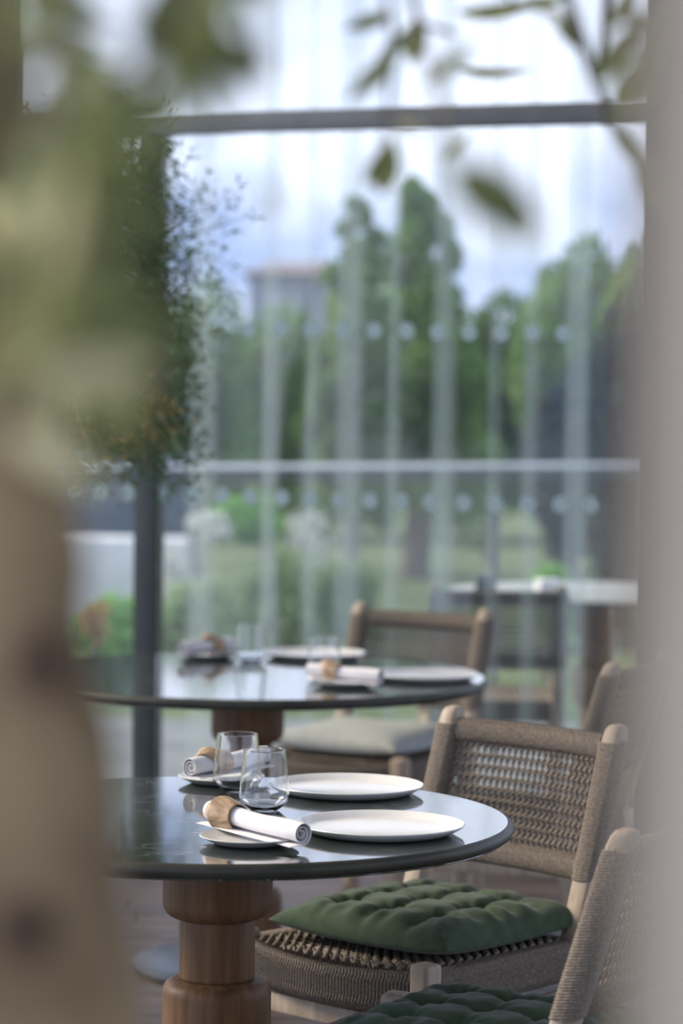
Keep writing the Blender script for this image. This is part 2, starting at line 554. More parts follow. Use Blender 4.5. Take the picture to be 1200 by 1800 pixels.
# right-hand wall edge close to the lens
wd = 0.62
wx = 0.1182 * wd
wall = MB().box((wx + 1.0, wd + 0.012, 1.5), (2.0, 0.025, 3.0)).build('wall_right', M_plaster, smooth=False)
tag(wall, 'beige plastered wall edge close to the lens', kind='structure')
jamb = MB().box((wx + 1.002, wd + 0.075, 1.5), (2.0, 0.10, 3.0)).build('trim_6', M_jamb, smooth=False)
tag(jamb, 'grey reveal beside the beige wall edge', kind='structure')

# ================================================================== SHEER CURTAIN
def curtain(name, x0, x1, seed, off):
    rn = random.Random(seed)
    nx, nz = 1400, 4
    # irregular pleats: cumulative phase with varying wavelength
    ph, amps = [0.0], []
    wl_, am, nxt, dense = 0.10, 0.02, 0, False
    vs, fs = [], []
    phase = 0.0
    for i in range(nx + 1):
        if i == nxt:
            dense = not dense
            nxt = i + (rn.randint(22, 90) if dense else rn.randint(60, 190))
            wl_ = rn.uniform(0.016, 0.028) if dense else rn.uniform(0.2, 0.45)
            am_t = rn.uniform(0.03, 0.045) if dense else rn.uniform(0.004, 0.015)
        am += (am_t - am) * 0.06
        x = x0 + (x1 - x0) * i / nx
        phase += (x1 - x0) / nx / wl_ * 2 * PI
        for k in range(nz + 1):
            t = k / nz
            z = 0.03 + (3.22 - 0.03) * t
            a = am * (1.15 - 0.3 * t)
            yy = WALL_D + off - WALL_S * x + a * math.sin(phase) + 0.004 * math.sin(phase * 2.3 + 1)
            xx = x + 0.6 * a * math.sin(phase * 2 + 0.4 * t)
            vs.append((xx, yy, z))
    for i in range(nx):
        for k in range(nz):
            a = i * (nz + 1) + k
            fs.append((a, a + nz + 1, a + nz + 2, a + 1))
    mb = MB()
    mb.add(vs, fs)
    return mb.build(name, M_sheer, smooth=True, angle=180)
cu = curtain('sheer_curtain', W(330, 700).x, W(1068, 700).x, 11, 0.14)
tag(cu, 'pale translucent pleated curtain hanging floor to top behind the dotted glass', 'curtain')

# ================================================================== TABLES
def make_table(name, R, label, cat='table', top=None):
    root = empty(name)
    tag(root, label, cat)
    MB().lathe([(0.0, 0.7235), (R - 0.012, 0.7235), (R - 0.0105, 0.725), (R - 0.0105, 0.7502), (R - 0.013, 0.7502), (R * 0.5, 0.7502), (0.0, 0.7502)], 128).build('tabletop', top or M_stone, root, merge=1e-5, angle=30)
    MB().lathe([(R - 0.0105, 0.7502), (R - 0.009, 0.7500), (R - 0.005, 0.748), (R - 0.001, 0.743), (R, 0.737), (R - 0.004, 0.730), (R - 0.014, 0.724), (R - 0.030, 0.722), (R - 0.040, 0.722), (R - 0.040, 0.7240), (R - 0.012, 0.7240)], 128, closed=True).build('edge_band', M_edge, root, merge=1e-5, angle=60)
    def drum(r, z0, z1, rd):
        pr = [(0.0, z0)]
        for k in range(7):
            a = -PI / 2 + (PI / 2) * k / 6
            pr.append((r - rd + rd * math.cos(a), z0 + rd + rd * math.sin(a)))
        for k in range(7):
            a = (PI / 2) * k / 6
            pr.append((r - rd + rd * math.cos(a), z1 - rd + rd * math.sin(a)))
        pr.append((0.0, z1))
        return pr
    segs = [(0.0925, 0.579, 0.7225, 0.026), (0.064, 0.474, 0.581, 0.007), (0.092, 0.335, 0.476, 0.024), (0.064, 0.205, 0.337, 0.007),
            (0.0925, 0.026, 0.207, 0.026)]
    for (r, z0, z1, rd) in segs:
        MB().lathe(drum(r, z0, z1, rd), 64).build('pedestal_drum', M_pedestal, root, merge=1e-5)
    pr = [(0.0, 0.0045), (0.285, 0.0045), (0.29, 0.010), (0.289, 0.018), (0.27, 0.026), (0.0, 0.028)]
    MB().lathe(pr, 96).build('base_plate', M_metal, root, merge=1e-5)
    return root
T1 = make_table('dining_table', 0.496, 'nearer round dark stone table with stacked-drum wooden pedestal, sharply in focus')
c1 = G(384, 1434, 0.75)
T1.location = (c1.x, c1.y, 0)
T1.rotation_euler.z = 0.4
T2 = make_table('dining_table', 0.607, 'farther, wider round dark stone table in front of the dotted glass')
c2 = G(436, 1185, 0.75)
T2.location = (c2.x, c2.y, 0)
T2.rotation_euler.z = 1.9
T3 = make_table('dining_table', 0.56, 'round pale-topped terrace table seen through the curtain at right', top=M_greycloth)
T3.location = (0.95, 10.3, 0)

# ================================================================== CHAIR
def post_y(z):
    if z < 0.43:
        return 0.295 - (0.295 - 0.21) * (z / 0.43)
    return 0.21 + (z - 0.43) / 0.41 * 0.125

def post_mb(sx):
    mb = MB()
    zs = [0.0, 0.08, 0.2, 0.32, 0.40, 0.43, 0.46, 0.52, 0.6, 0.7, 0.78, 0.815, 0.83, 0.837, 0.84]
    vs, fs = [], []
    n = 16
    for z in zs:
        w = 0.019 + 0.005 * min(1, z / 0.43) if z < 0.43 else 0.024 - 0.004 * (z - 0.43) / 0.41
        dpt = 0.021
        k = 1.0
        if z > 0.815:
            k = math.sqrt(max(0.02, 1 - ((z - 0.815) / 0.0252) ** 2)) * 0.5 + 0.5
            if z >= 0.84: k = 0.45
        for i in range(n):
            a = 2 * PI * i / n
            c, s = math.cos(a), math.sin(a)
            e = 0.45
            x = w * k * math.copysign(abs(c) ** e, c)
            y = dpt * k * math.copysign(abs(s) ** e, s)
            vs.append((sx * 0.208 + x, post_y(z) + y, z))
    m = len(zs)
    for j in range(m - 1):
        for i in range(n):
            i2 = (i + 1) % n
            fs.append((j * n + i, j * n + i2, (j + 1) * n + i2, (j + 1) * n + i))
    fs.append(tuple(range(n))[::-1])
    fs.append(tuple((m - 1) * n + i for i in range(n)))
    mb.add(vs, fs)
    return mb

def super_xy(a, rx, ry, e=0.55):
    c, s = math.cos(a), math.sin(a)
    return rx * math.copysign(abs(c) ** e, c), ry * math.copysign(abs(s) ** e, s)

RR = 0.0032
FW = 0.228          # half width between the front legs
def chair_parts():
    parts = []
    for sx in (-1, 1):
        parts.append(('back_post', post_mb(sx).mesh('back_post', M_teak), None))
    for sx in (-1, 1):
        mb = MB().box((sx * FW, -0.222, 0.231), (0.044, 0.044, 0.462), bev=0.009, seg=3)
        parts.append(('leg', mb.mesh('leg', M_teak), None))
    # stretchers
    mb = MB().box((0, -0.218, 0.335), (0.42, 0.026, 0.036), bev=0.005)
    parts.append(('stretcher', mb.mesh('stretcher', M_teak), None))
    for sx in (-1, 1):
        mb = MB().box((0, 0, 0), (0.026, 0.42, 0.036), Matrix.Translation((sx * (FW + 0.205) / 2, 0.005, 0.335)) @ Matrix.Rotation(sx * 0.055, 4, 'Z'), bev=0.005)
        parts.append(('stretcher', mb.mesh('stretcher', M_teak), None))
    # ---- woven backrest
    mb = MB()
    zt, zb = 0.802, 0.575
    def bow(u): return 0.022 * (1 - (u / 0.2) ** 2)
    def P(u, z, dy=0.0): return Vector((u, post_y(z) + bow(u) + dy, z))
    ncol, nrow = 25, 11
    U = 0.178
    for i in range(ncol):
        uc = -U + 2 * U * i / (ncol - 1)
        for ph in (0, PI):
            pts = []
            N = nrow * 6
            for k in range(N + 1):
                t = k / N
                z = zb + (zt - zb) * t
                a = t * nrow * PI + ph
                pts.append(P(uc + 0.0021 * math.cos(a), z, 0.0034 * math.sin(a)))
            mb.tube(pts, 0.0021, 5, cap=False)
    for j in range(nrow):
        z = zb + (zt - zb) * (j + 0.5) / nrow
        for ph in (0, PI):
            pts = []
            N = (ncol + 1) * 4
            for k in range(N + 1):
                t = k / N
                u = -0.20 + 0.40 * t
                a = t * (ncol + 1) * PI + ph
                pts.append(P(u, z + 0.0034 * math.cos(a), 0.0028 * math.sin(a)))
            mb.tube(pts, 0.0025, 5, cap=False)
    parts.append(('woven_back', mb.mesh('woven_back', M_rope, angle=180), 'stuff'))
    # rope wound round top and bottom rails and posts
    mb = MB()
    for (zc, rz, ry) in ((0.797, 0.021, 0.015), (0.572, 0.021, 0.015)):
        turns = 54
        N = turns * 10
        pts = []
        for k in range(N + 1):
            t = k / N
            a = t * turns * 2 * PI
            yy, zz = super_xy(a, ry, rz, 0.7)
            u = -0.185 + 0.37 * t + 0.004 * math.sin(2 * a)
            pts.append(P(u, zc, yy) + Vector((0, zz * 0.3, zz)))
        mb.tube(pts, RR, 5, cap=False)
        mb.tube([P(-0.19 + 0.38 * k / 12, zc) for k in range(13)], 0.011, 8)
    for sx in (-1, 1):
        turns = 54
        N = turns * 12
        pts = []
        for k in range(N + 1):
            t = k / N
            a = t * turns * 2 * PI
            xx, yy = super_xy(a, 0.0245, 0.0240, 0.6)
            z = 0.555 + 0.255 * t
            pts.append(Vector((sx * 0.208 + xx, post_y(z) + yy, z + 0.0035 * math.sin(a))))
        mb.tube(pts, 0.0025, 5, cap=False)
    parts.append(('rope_binding', mb.mesh('rope_binding', M_rope, angle=180), 'stuff'))
    # ---- seat: a rope-bound rim and an open woven top
    mb = MB()
    def rim(side, t):      # centre line of the seat rim, t in 0..1
        if side == 0:      # front, bowed outward
            x = -0.212 + 0.424 * t
            return Vector((x, -0.215 - 0.035 * (1 - (x / 0.225) ** 2), 0)), Vector((0, -1, 0))
        if side == 1:
            return Vector((FW - (FW - 0.205) * t, -0.20 + 0.39 * t, 0)), Vector((1, 0, 0))
        if side == 2:
            return Vector((0.19 - 0.38 * t, 0.205, 0)), Vector((0, 1, 0))
        return Vector((-0.205 - (FW - 0.205) * t, 0.19 - 0.39 * t, 0)), Vector((-1, 0, 0))
    for side in range(4):
        L = 0.38
        turns = 58
        per = 36
        N = turns * per
        pts = []
        for k in range(N + 1):
            t = k / N
            a = t * turns * 2 * PI
            hh, oo = super_xy(a, 0.036, 0.016, 0.55)
            tt = t + 0.0016 * math.sin(8 * a + 0.5) / L + (hh / 0.036) * 0.004 / L
            tt = min(1, max(0, tt))
            c, nrm = rim(side, tt)
            sag = -0.010 * (1 - (2 * t - 1) ** 2) if side == 0 else 0
            pts.append(c + nrm * oo + Vector((0, 0, 0.408 + hh + sag)))
        mb.tube(pts, RR, 5, cap=False)
        cs = []
        for k in range(9):
            c, nrm = rim(side, k / 8)
            cs.append(c + Vector((0, 0, 0.408 - (0.010 * (1 - (k / 4 - 1) ** 2) if side == 0 else 0))))
        for i in range(8):
            a, b = cs[i], cs[i + 1]
            ang = math.atan2(b.y - a.y, b.x - a.x)
            mb.box((0, 0, 0), ((b - a).length + 0.004, 0.022, 0.064), Matrix.Translation((a + b) / 2) @ Matrix.Rotation(ang, 4, 'Z'))
    parts.append(('seat_rim', mb.mesh('seat_rim', M_rope, angle=60), 'stuff'))
    mb = MB()
    def S(x, y, dz=0.0):
        q = (1 - (x / 0.21) ** 2) * (1 - (y / 0.24) ** 2)
        return Vector((x, y, 0.441 - 0.014 * max(0, q) + dz))
    nc, nr = 17, 17
    for i in range(nc):
        x = -0.19 + 0.38 * i / (nc - 1)
        y0 = -0.215 - 0.035 * (1 - (x / 0.225) ** 2)
        for ph in (0, PI):
            pts = []
            N = nr * 5
            for k in range(N + 1):
                t = k / N
                a = t * nr * PI + ph
                pts.append(S(x + 0.0042 * math.cos(a), y0 + (0.20 - y0) * t, 0.0065 * math.sin(a)))
            mb.tube(pts, 0.0042, 5, cap=False)
    for j in range(nr + 1):
        y = -0.235 + 0.42 * j / nr
        for ph in (0, PI):
            pts = []
            N = (nc + 1) * 4
            for k in range(N + 1):
                t = k / N
                a = t * (nc + 1) * PI + ph
                xh = 0.195 if y > -0.21 else 0.12
                pts.append(S(-xh + 2 * xh * t, y + 0.0040 * math.cos(a), 0.0045 * math.sin(a)))
            mb.tube(pts, RR, 5, cap=False)
    parts.append(('woven_seat', mb.mesh('woven_seat', M_rope, angle=180), 'stuff'))
    return parts
CP = chair_parts()

def make_chair(label):
    root = empty('dining_chair')
    tag(root, label, 'chair', 'rope dining chairs')
    for (nm, me, kind) in CP:
        o = bpy.data.objects.new(nm, me)
        COL.objects.link(o)
        o.parent = root
        if kind: o['kind'] = kind
    return root

def place(o, x, y, deg, z=0.0):
    o.location = (x, y, z)
    o.rotation_euler = (0, 0, math.radians(deg))
    return o

CH1 = place(make_chair('teak and rope chair under the green cushion, angled at the nearer table, in focus'), 0.149, 5.22, -44)
CHR = place(make_chair('teak and rope chair seen from behind its back in the bottom right corner'), 0.205, 4.36, -115.5)
CH2 = place(make_chair('brown teak and rope chair with pale grey cushion behind the farther table'), 0.082, 8.00, -29.3)
CH3 = place(make_chair('chair edge-on beside the wall at right, beyond the green-cushioned chair'), 0.43, 6.90, -115)
CH4 = place(make_chair('chair on the terrace seen from behind through the curtain'), 0.525, 9.60, 180)

# ---- cushions
def cushion_mesh(name, mat, size, T, tufts, seed, soft=False, skew=0.0):
    rn = random.Random(seed)
    n = 84
    vs, fs = [], []
    ts = [(-0.5 + (i + 1) / (tufts + 1)) * 2 for i in range(tufts)] if tufts else []
    def top(u, v):
        e = max(0.0, (1 - abs(u) ** 5) * (1 - abs(v) ** 5))
        h = T * e ** 0.55
        if ts:
            for a in ts:
                for b in ts:
                    du, dv = u - a, v - b
                    r2 = du * du + dv * dv
                    h -= T * 0.42 * math.exp(-r2 / 0.014)
                    th = math.atan2(dv, du)
                    h += T * 0.075 * math.cos(th * 7 + a * 9 + b * 5) * math.exp(-r2 / 0.035) * min(1, r2 / 0.004)
                h -= T * 0.20 * math.exp(-((u - a) / 0.06) ** 2) * e
                h -= T * 0.10 * math.exp(-((v - a) / 0.06) ** 2) * e
            # gathers running in from the edges
            g = max(abs(u), abs(v))
            s = u if abs(v) > abs(u) else v
            h += T * 0.11 * math.sin(s * 19 + 2 * math.sin(s * 5)) * max(0, 1 - abs(g - 0.80) / 0.2) * e ** 0.3
        else:
            h += T * 0.07 * math.sin(u * 4 + 1) * math.sin(v * 3.4 + seed) * e
        return h
    for side in (0, 1):
        for i in range(n + 1):
            for j in range(n + 1):
                u, v = -1 + 2 * i / n, -1 + 2 * j / n
                pin = 1 - 0.05 * (1 - v * v) * abs(u) ** 3
                pv = 1 - 0.05 * (1 - u * u) * abs(v) ** 3
                x, y = u * size / 2 * pin, v * size / 2 * pv
                e = max(0.0, (1 - abs(u) ** 5) * (1 - abs(v) ** 5))
                z = 0.34 * T + top(u, v) if side == 0 else 0.34 * T * (1 - e ** 0.5)
                lift = T * 0.18 * (u * v) ** 2
                vs.append((x, y, z + lift))
    N = (n + 1) ** 2
    for i in range(n):
        for j in range(n):
            a = i * (n + 1) + j
            b = a + n + 1
            fs.append((a, b, b + 1, a + 1))
            fs.append((N + a, N + a + 1, N + b + 1, N + b))
    mb = MB()
    mb.add(vs, fs)
    return mb.mesh(name, mat, merge=1e-5, angle=70)

def add_cushion(mesh, label, chair, dx, dy, dz, drot, pitch=0.0):
    o = bpy.data.objects.new('seat_cushion', mesh)
    COL.objects.link(o)
    rz = chair.rotation_euler.z
    off = Matrix.Rotation(rz, 3, 'Z') @ Vector((dx, dy, 0))
    o.location = chair.location + off + Vector((0, 0, dz))
    o.rotation_euler = (pitch, 0, rz + math.radians(drot))
    tag(o, label, 'cushion')
    return o
MCG = cushion_mesh('seat_cushion', M_green, 0.425, 0.057, 3, 1)
add_cushion(MCG, 'dark green tufted cushion on the chair at the nearer table', CH1, 0.012, 0.022, 0.450, 3)['group'] = 'green tufted cushions'
MCR = cushion_mesh('seat_cushion', M_green, 0.39, 0.046, 3, 5)
add_cushion(MCR, 'dark green tufted cushion cut off by the bottom edge, on the nearest chair', CHR, 0.0, 0.035, 0.450, -4)['group'] = 'green tufted cushions'
MCW = cushion_mesh('seat_cushion', M_greycloth, 0.42, 0.055, 0, 3)
add_cushion(MCW, 'pale grey smooth cushion on the chair behind the farther table', CH2, 0.0, -0.01, 0.450, 0)

# ================================================================== TABLEWARE
TZ = 0.7504
def charger_mesh(R):
    pr = [(0.0, 0.0), (R * 0.78, 0.0), (R * 0.86, 0.003), (R * 0.985, 0.0125), (R, 0.0155), (R * 0.993, 0.0168), (R * 0.975, 0.016),
          (R * 0.90, 0.0085), (R * 0.865, 0.006), (R * 0.84, 0.0055), (0.0, 0.005)]
    return MB().lathe(pr, 96).mesh('charger_plate', M_plate, merge=1e-5, angle=50)
def saucer_mesh(R):
    pr = [(0.0, 0.0), (R * 0.60, 0.0), (R * 0.72, 0.002), (R * 0.97, 0.0115), (R, 0.0135), (R * 0.985, 0.0145), (R * 0.95, 0.0135),
          (R * 0.72, 0.0065), (R * 0.6, 0.0055), (0.0, 0.005)]
    return MB().lathe(pr, 80).mesh('side_plate', M_saucer, merge=1e-5, angle=50)
CM_, SM_ = charger_mesh(0.1375), saucer_mesh(0.079)

def put(mesh, name, px, py, label, cat, group=None, dz=0.0, rz=0.0):
    p = G(px, py, TZ)
    o = bpy.data.objects.new(name, mesh)
    COL.objects.link(o)
    o.location = (p.x, p.y, TZ + dz)
    o.rotation_euler.z = rz
    return tag(o, label, cat, group)
gp, gs, gg, gn = 'large white plates', 'small side plates', 'stemless tumblers', 'rolled napkins in wooden rings'
put(CM_, 'charger_plate', 668, 1463, 'large white plate nearest the camera on the nearer table', 'plate', gp)
put(CM_, 'charger_plate', 609, 1393, 'large white plate at the far rim of the nearer table', 'plate', gp)
put(CM_, 'charger_plate', 745, 1194, 'large white plate at the right rim of the farther table', 'plate', gp)
put(CM_, 'charger_plate', 553, 1156, 'large white plate at the back rim of the farther table, behind the tumblers', 'plate', gp)
sc = put(SM_, 'side_plate', 438, 1483, 'small grey plate nearest the front rim of the nearer table, under a napkin', 'plate', gs)
sd_ = put(SM_, 'side_plate', 389, 1376, 'small grey plate at the far rim of the nearer table, under a napkin', 'plate', gs)
sn = put(SM_, 'side_plate', 605, 1206, 'small grey plate in the middle of the farther table, under a napkin', 'plate', gs)
si = put(SM_, 'side_plate', 365, 1157, 'small grey plate at the back left of the farther table, under a napkin', 'plate', gs)

def tumbler_mesh():
    h, rb, rt, th = 0.104, 0.0432, 0.0362, 0.0013
    wall = [(0.026, 0.0432), (0.030, 0.0429), (0.036, 0.0424), (0.045, 0.0416), (0.06, 0.0403), (0.075, 0.0389), (0.09, 0.0375), (0.099, 0.0367), (0.1022, 0.03638), (0.1030, 0.0363)]
    pr = [(0.0, 0.0), (0.010, 0.0), (0.019, 0.0), (0.0215, 0.0002), (0.0240, 0.0012), (0.0270, 0.0032), (0.0310, 0.0064), (0.0350, 0.0100), (0.0390, 0.0142), (0.0415, 0.0176), (0.0427, 0.0205), (0.0431, 0.0230)]
    pr += [(r, z) for z, r in wall]
    pr += [(0.0361, 0.1036), (0.0356, 0.1039), (0.0351, 0.1036)]
    pr += [(r - 0.0013, z) for z, r in wall[::-1]]
    pr += [(0.0418, 0.0232), (0.0413, 0.0210), (0.0401, 0.0185), (0.0378, 0.0152), (0.0340, 0.0114), (0.0300, 0.0084), (0.0260, 0.0062), (0.0215, 0.0040), (0.015, 0.0028), (0.008, 0.0025), (0.0, 0.0025)]
    return MB().lathe(pr, 96).mesh('tumbler', M_glass, merge=1e-6, angle=75)
GM_ = tumbler_mesh()
put(GM_, 'tumbler', 464, 1424, 'clear tumbler nearer the front rim of the nearer table', 'glass', gg)
put(GM_, 'tumbler', 416, 1391, 'clear tumbler behind another one on the nearer table', 'glass', gg)
put(GM_, 'tumbler', 569, 1193, 'clear tumbler behind the middle napkin on the farther table', 'glass', gg)
put(GM_, 'tumbler', 441, 1165, 'clear tumbler next to the back left napkin on the farther table', 'glass', gg)

def napkin_mesh(L, turns=2.6, r0=0.004, r1=0.0185, tail=0.026, seed=0):
    """a cloth rolled up along local X, its loose edge trailing flat towards local -Y; rests on z = 0"""
    rn = random.Random(seed)
    sec = []
    N = int(turns * 22)
    for k in range(N + 1):
        t = k / N
        a = -PI / 2 - (turns * 2 * PI) * (1 - t)
        r = r0 + (r1 - r0) * t
        sec.append((r * math.cos(a), r1 + r * math.sin(a)))
    for k in range(1, 8):
        t = k / 7
        sec.append((tail * t, 0.0012 * math.sin(t * 3)))
    sec = [(-y, z) for (y, z) in sec]
    th = 0.0011
    m = len(sec)
    nx = 16
    vs, fs = [], []
    for i in range(nx + 1):
        t = i / nx
        x = -L / 2 + L * t
        wob = 0.0008 * math.sin(t * 9 + seed)
        for side in (0, 1):
            for k in range(m):
                a, b = sec[max(0, k - 1)], sec[min(m - 1, k + 1)]
                dy, dz = b[0] - a[0], b[1] - a[1]
                ln = math.hypot(dy, dz) or 1
                ny, nz = -dz / ln, dy / ln
                s = th * (0.5 if side else -0.5)
                xx = x + 0.004 * (k / m - 0.5) * (1 if t > 0.5 else -1) * abs(2 * t - 1)
                zz = sec[k][1] + nz * s + wob * (sec[k][1] / r1)
                vs.append((xx, sec[k][0] + ny * s + wob, max(zz, -0.0005) + 0.0012))
    row = 2 * m
    for i in range(nx):
        for k in range(m - 1):
            a = i * row + k
            b = (i + 1) * row + k
            fs.append((a, a + 1, b + 1, b))
            fs.append((a + m, b + m, b + m + 1, a + m + 1))
        for k in (0, m - 1):
            a = i * row + k
            b = (i + 1) * row + k
            fs.append((a, b, b + m, a + m))
    for i in (0, nx):
        for k in range(m - 1):
            a = i * row + k
            fs.append((a, a + m, a + m + 1, a + 1))
    mb = MB()
    mb.add(vs, fs)
    return mb.mesh('napkin', M_napkin, merge=1e-6, angle=60)

def ring_mesh():
    """a carved wooden ring round local X: broad pointed leaf on one side, ridge along the middle"""
    n = 64
    ri = 0.0200
    vs, fs = [], []
    for i in range(n):
        a = 2 * PI * i / n
        f = 0.5 + 0.5 * math.cos(a)                   # 1 at the broad side, 0 opposite
        w = 0.018 + 0.011 * f
        ro = 0.0255 + 0.007 * f
        xs = -0.014 * f + 0.003 * math.sin(a)
        sec = [(-w + xs, ri + 0.0006), (-w * 0.96 + xs, ri + 0.0026), (-w * 0.42 + xs, ro), (-w * 0.36 + xs, ro), (w * 0.96 + xs, ri + 0.0026), (w + xs, ri + 0.0006), (0 + xs, ri)]
        for (x, r) in sec:
            vs.append((x, r * math.cos(a), r * math.sin(a)))
    m = 7
    for i in range(n):
        j = (i + 1) % n
        for k in range(m):
            k2 = (k + 1) % m
            fs.append((i * m + k, i * m + k2, j * m + k2, j * m + k))
    mb = MB()
    mb.add(vs, fs)
    return mb.mesh('napkin_ring', M_ring, merge=1e-6, angle=12)
NM_, RM_ = napkin_mesh(0.20), ring_mesh()

def put_napkin(pa, pb, za, zb, label, ring_label, ring_t, ring_roll, flip=1):
    """axis runs from pixel pa (height za above the table) to pixel pb (height zb); heights are of the roll's underside"""
    A = G(pa[0], pa[1], TZ + za + 0.019)
    B = G(pb[0], pb[1], TZ + zb + 0.019)
    ax = (B - A)
    L = ax.length
    ax.normalize()
    side = Vector((0, 0, 1)).cross(ax).normalized() * flip
    up = ax.cross(side) * flip
    Mx = Matrix((ax, side, up)).transposed().to_4x4()
    o = bpy.data.objects.new('napkin', NM_)
    COL.objects.link(o)
    c = (A + B) / 2
    o.matrix_world = Matrix.Translation(c - up * 0.0197) @ Mx @ Matrix.Diagonal((L / 0.20, 1, 1, 1))
    tag(o, label, 'napkin', gn)
    r = bpy.data.objects.new('napkin_ring', RM_)
    COL.objects.link(r)
    r.matrix_world = Matrix.Translation(A + ax * L * ring_t) @ Mx @ Matrix.Rotation(ring_roll, 4, 'X')
    tag(r, ring_label, 'napkin ring', 'carved wooden napkin rings')
    return L
gl = []
gl.append(put_napkin((369, 1425), (531, 1466), 0.017, 0.008, 'rolled white napkin pointing at the camera on the nearer table, spiral end right',
           'carved striped wooden ring round the napkin nearest the camera', 0.25, math.radians(160), 1))
gl.append(put_napkin((334, 1349), (468, 1327), 0.014, 0.020, 'rolled white napkin behind the tumblers on the nearer table, spiral end left',
           'carved pale wooden ring round the napkin behind the tumblers', 0.36, math.radians(60), 1))
gl.append(put_napkin((543, 1177), (668, 1189), 0.016, 0.012, 'rolled white napkin in the middle of the farther table',
           'carved wooden ring round the napkin in the middle of the farther table', 0.34, math.radians(40), 1))
gl.append(put_napkin((320, 1139), (406, 1130), 0.014, 0.014, 'short-looking rolled white napkin at the back left of the farther table',
           'brown wooden ring round the napkin at the back left of the farther table', 0.66, math.radians(60), 1))
print('napkin lengths', gl)

# things on the terrace table
o = MB().box((0, 0, 0.03), (0.085, 0.07, 0.06), bev=0.012).build('napkin_stack', M_napkin)
p = D(962, 1040, 10.05); o.location = (p.x, 10.05, 0.7502); o.rotation_euler.z = 0.3
tag(o, 'white folded napkin block standing on the terrace table', 'napkin')
o = MB().box((0, 0, 0.035), (0.075, 0.06, 0.07), bev=0.006).build('condiment_caddy', M_grey_wall)
p = D(853, 1050, 10.15); o.location = (p.x, 10.15, 0.7502)
tag(o, 'grey box-shaped caddy on the near edge of the terrace table', 'caddy')

# ================================================================== OUTSIDE
# railing
rail = empty('railing')
tag(rail, 'steel-topped dark railing running across the garden behind the glass wall', 'railing')
ra, rb_ = D(60, 824, 13.2), D(1150, 816, 15.4)
rv = (rb_ - ra)
def along(t): return ra + rv * t
ang = math.atan2(rv.y, rv.x)
mid = along(0.5)
MB().box((0, 0, 0), (rv.length, 0.07, 0.022), Matrix.Translation(mid) @ Matrix.Rotation(ang, 4, 'Z'), bev=0.006).build('handrail', M_rail, rail)
MB().box((0, 0, 0), (rv.length, 0.04, 0.060), Matrix.Translation(mid - Vector((0, 0, 0.043))) @ Matrix.Rotation(ang, 4, 'Z'), bev=0.004).build('top_bar', M_frame_dark, rail)
MB().box((0, 0, 0), (rv.length, 0.03, 0.04), Matrix.Translation((mid.x, mid.y, 0.10)) @ Matrix.Rotation(ang, 4, 'Z'), bev=0.004).build('bottom_bar', M_frame_dark, rail)
for t in (0.01, 0.165, 0.99):
    q = along(t)
    MB().box((0, 0, 0), (0.05, 0.05, q.z - 0.06), Matrix.Translation((q.x, q.y, (q.z - 0.06) / 2 - 0.02)) @ Matrix.Rotation(ang, 4, 'Z'), bev=0.004).build('post', M_frame_dark, rail)

# foliage
def leaf_cloud(mb, rn, c, rad, n, size, shape='ellipsoid', asp=0.4):
    for _ in range(n):
        while True:
            q = Vector((rn.uniform(-1, 1), rn.uniform(-1, 1), rn.uniform(-1, 1)))
            if q.length < 1 and q.length > 0.25:
                break
        if shape == 'cone':
            k = min(1.0, math.sqrt(max(0, 1 - q.z)) * 0.75 + 0.12)
            p = Vector((c[0] + q.x * rad[0] * k, c[1] + q.y * rad[1] * k, c[2] + q.z * rad[2]))
        else:
            p = Vector((c[0] + q.x * rad[0], c[1] + q.y * rad[1], c[2] + q.z * rad[2]))
        s = size * rn.uniform(0.6, 1.3)
        d = Vector((rn.gauss(0, 1), rn.gauss(0, 1), rn.gauss(0.2, 1))).normalized()
        b = d.orthogonal().normalized()
        b = (Matrix.Rotation(rn.uniform(0, 6.28), 3, d) @ b) * (s * asp)
        nn = d.cross(b).normalized() * s * 0.12
        mb.add([p - d * s * 0.5, p + b * 0.5 + nn, p + d * s * 0.5, p - b * 0.5 + nn], [(0, 1, 2), (0, 2, 3)])

def tree(name, label, cat, px, base_d, top_py, half_px, mat, seed, low_py=None, n=3500, size=0.11, shape='ellipsoid', trunk=True, blobs=7, group=None, tr=0.06):
    rn = random.Random(seed)
    s = FPX / base_d
    pt = D(px, top_py, base_d)
    zt = pt.z
    zl = D(px, low_py, base_d).z if low_py else zt * 0.3
    rx = half_px / s
    root = empty(name, (pt.x, base_d, -0.04))
    tag(root, label, cat, group)
    mb = MB()
    H = zt - zl
    if shape == 'cone':
        nb = 34
        for k in range(nb):
            t = (k + 0.5) / nb
            env = rx * (0.16 + 0.84 * min(1.0, (1 - t) * 1.7))
            a = k * 2.4 + rn.uniform(-0.4, 0.4)
            q = env * rn.uniform(0.45, 0.95)
            br = rx * rn.uniform(0.20, 0.42) * (1.15 - 0.6 * t)
            leaf_cloud(mb, rn, (q * math.cos(a), q * math.sin(a), zl + H * min(t, 0.97)), (br, br, br * rn.uniform(0.9, 1.7)), n // nb, size)
        leaf_cloud(mb, rn, (0, 0, zl + H * 0.4), (rx * 0.6, rx * 0.6, H * 0.42), n // 3, size)
    else:
        for k in range(blobs):
            a = k * 2.4
            rr_ = 0.55 * rx * math.sqrt((k + 0.5) / blobs)
            zz = zl + H * (0.25 + 0.5 * ((k * 0.618) % 1))
            leaf_cloud(mb, rn, (rr_ * math.cos(a), rr_ * math.sin(a), zz), (rx * 0.55, rx * 0.55, H * 0.27), n // blobs, size)
    f = mb.build('foliage', mat, root, smooth=False)
    f['kind'] = 'stuff'
    if trunk:
        pts = [Vector((0.02 * math.sin(k * 1.3 + seed), 0.0, zt * 0.8 * k / 8)) for k in range(9)]
        MB().tube(pts, [tr * (1 - 0.07 * k) for k in range(9)], 8).build('trunk', M_bark_far, root)
    return root

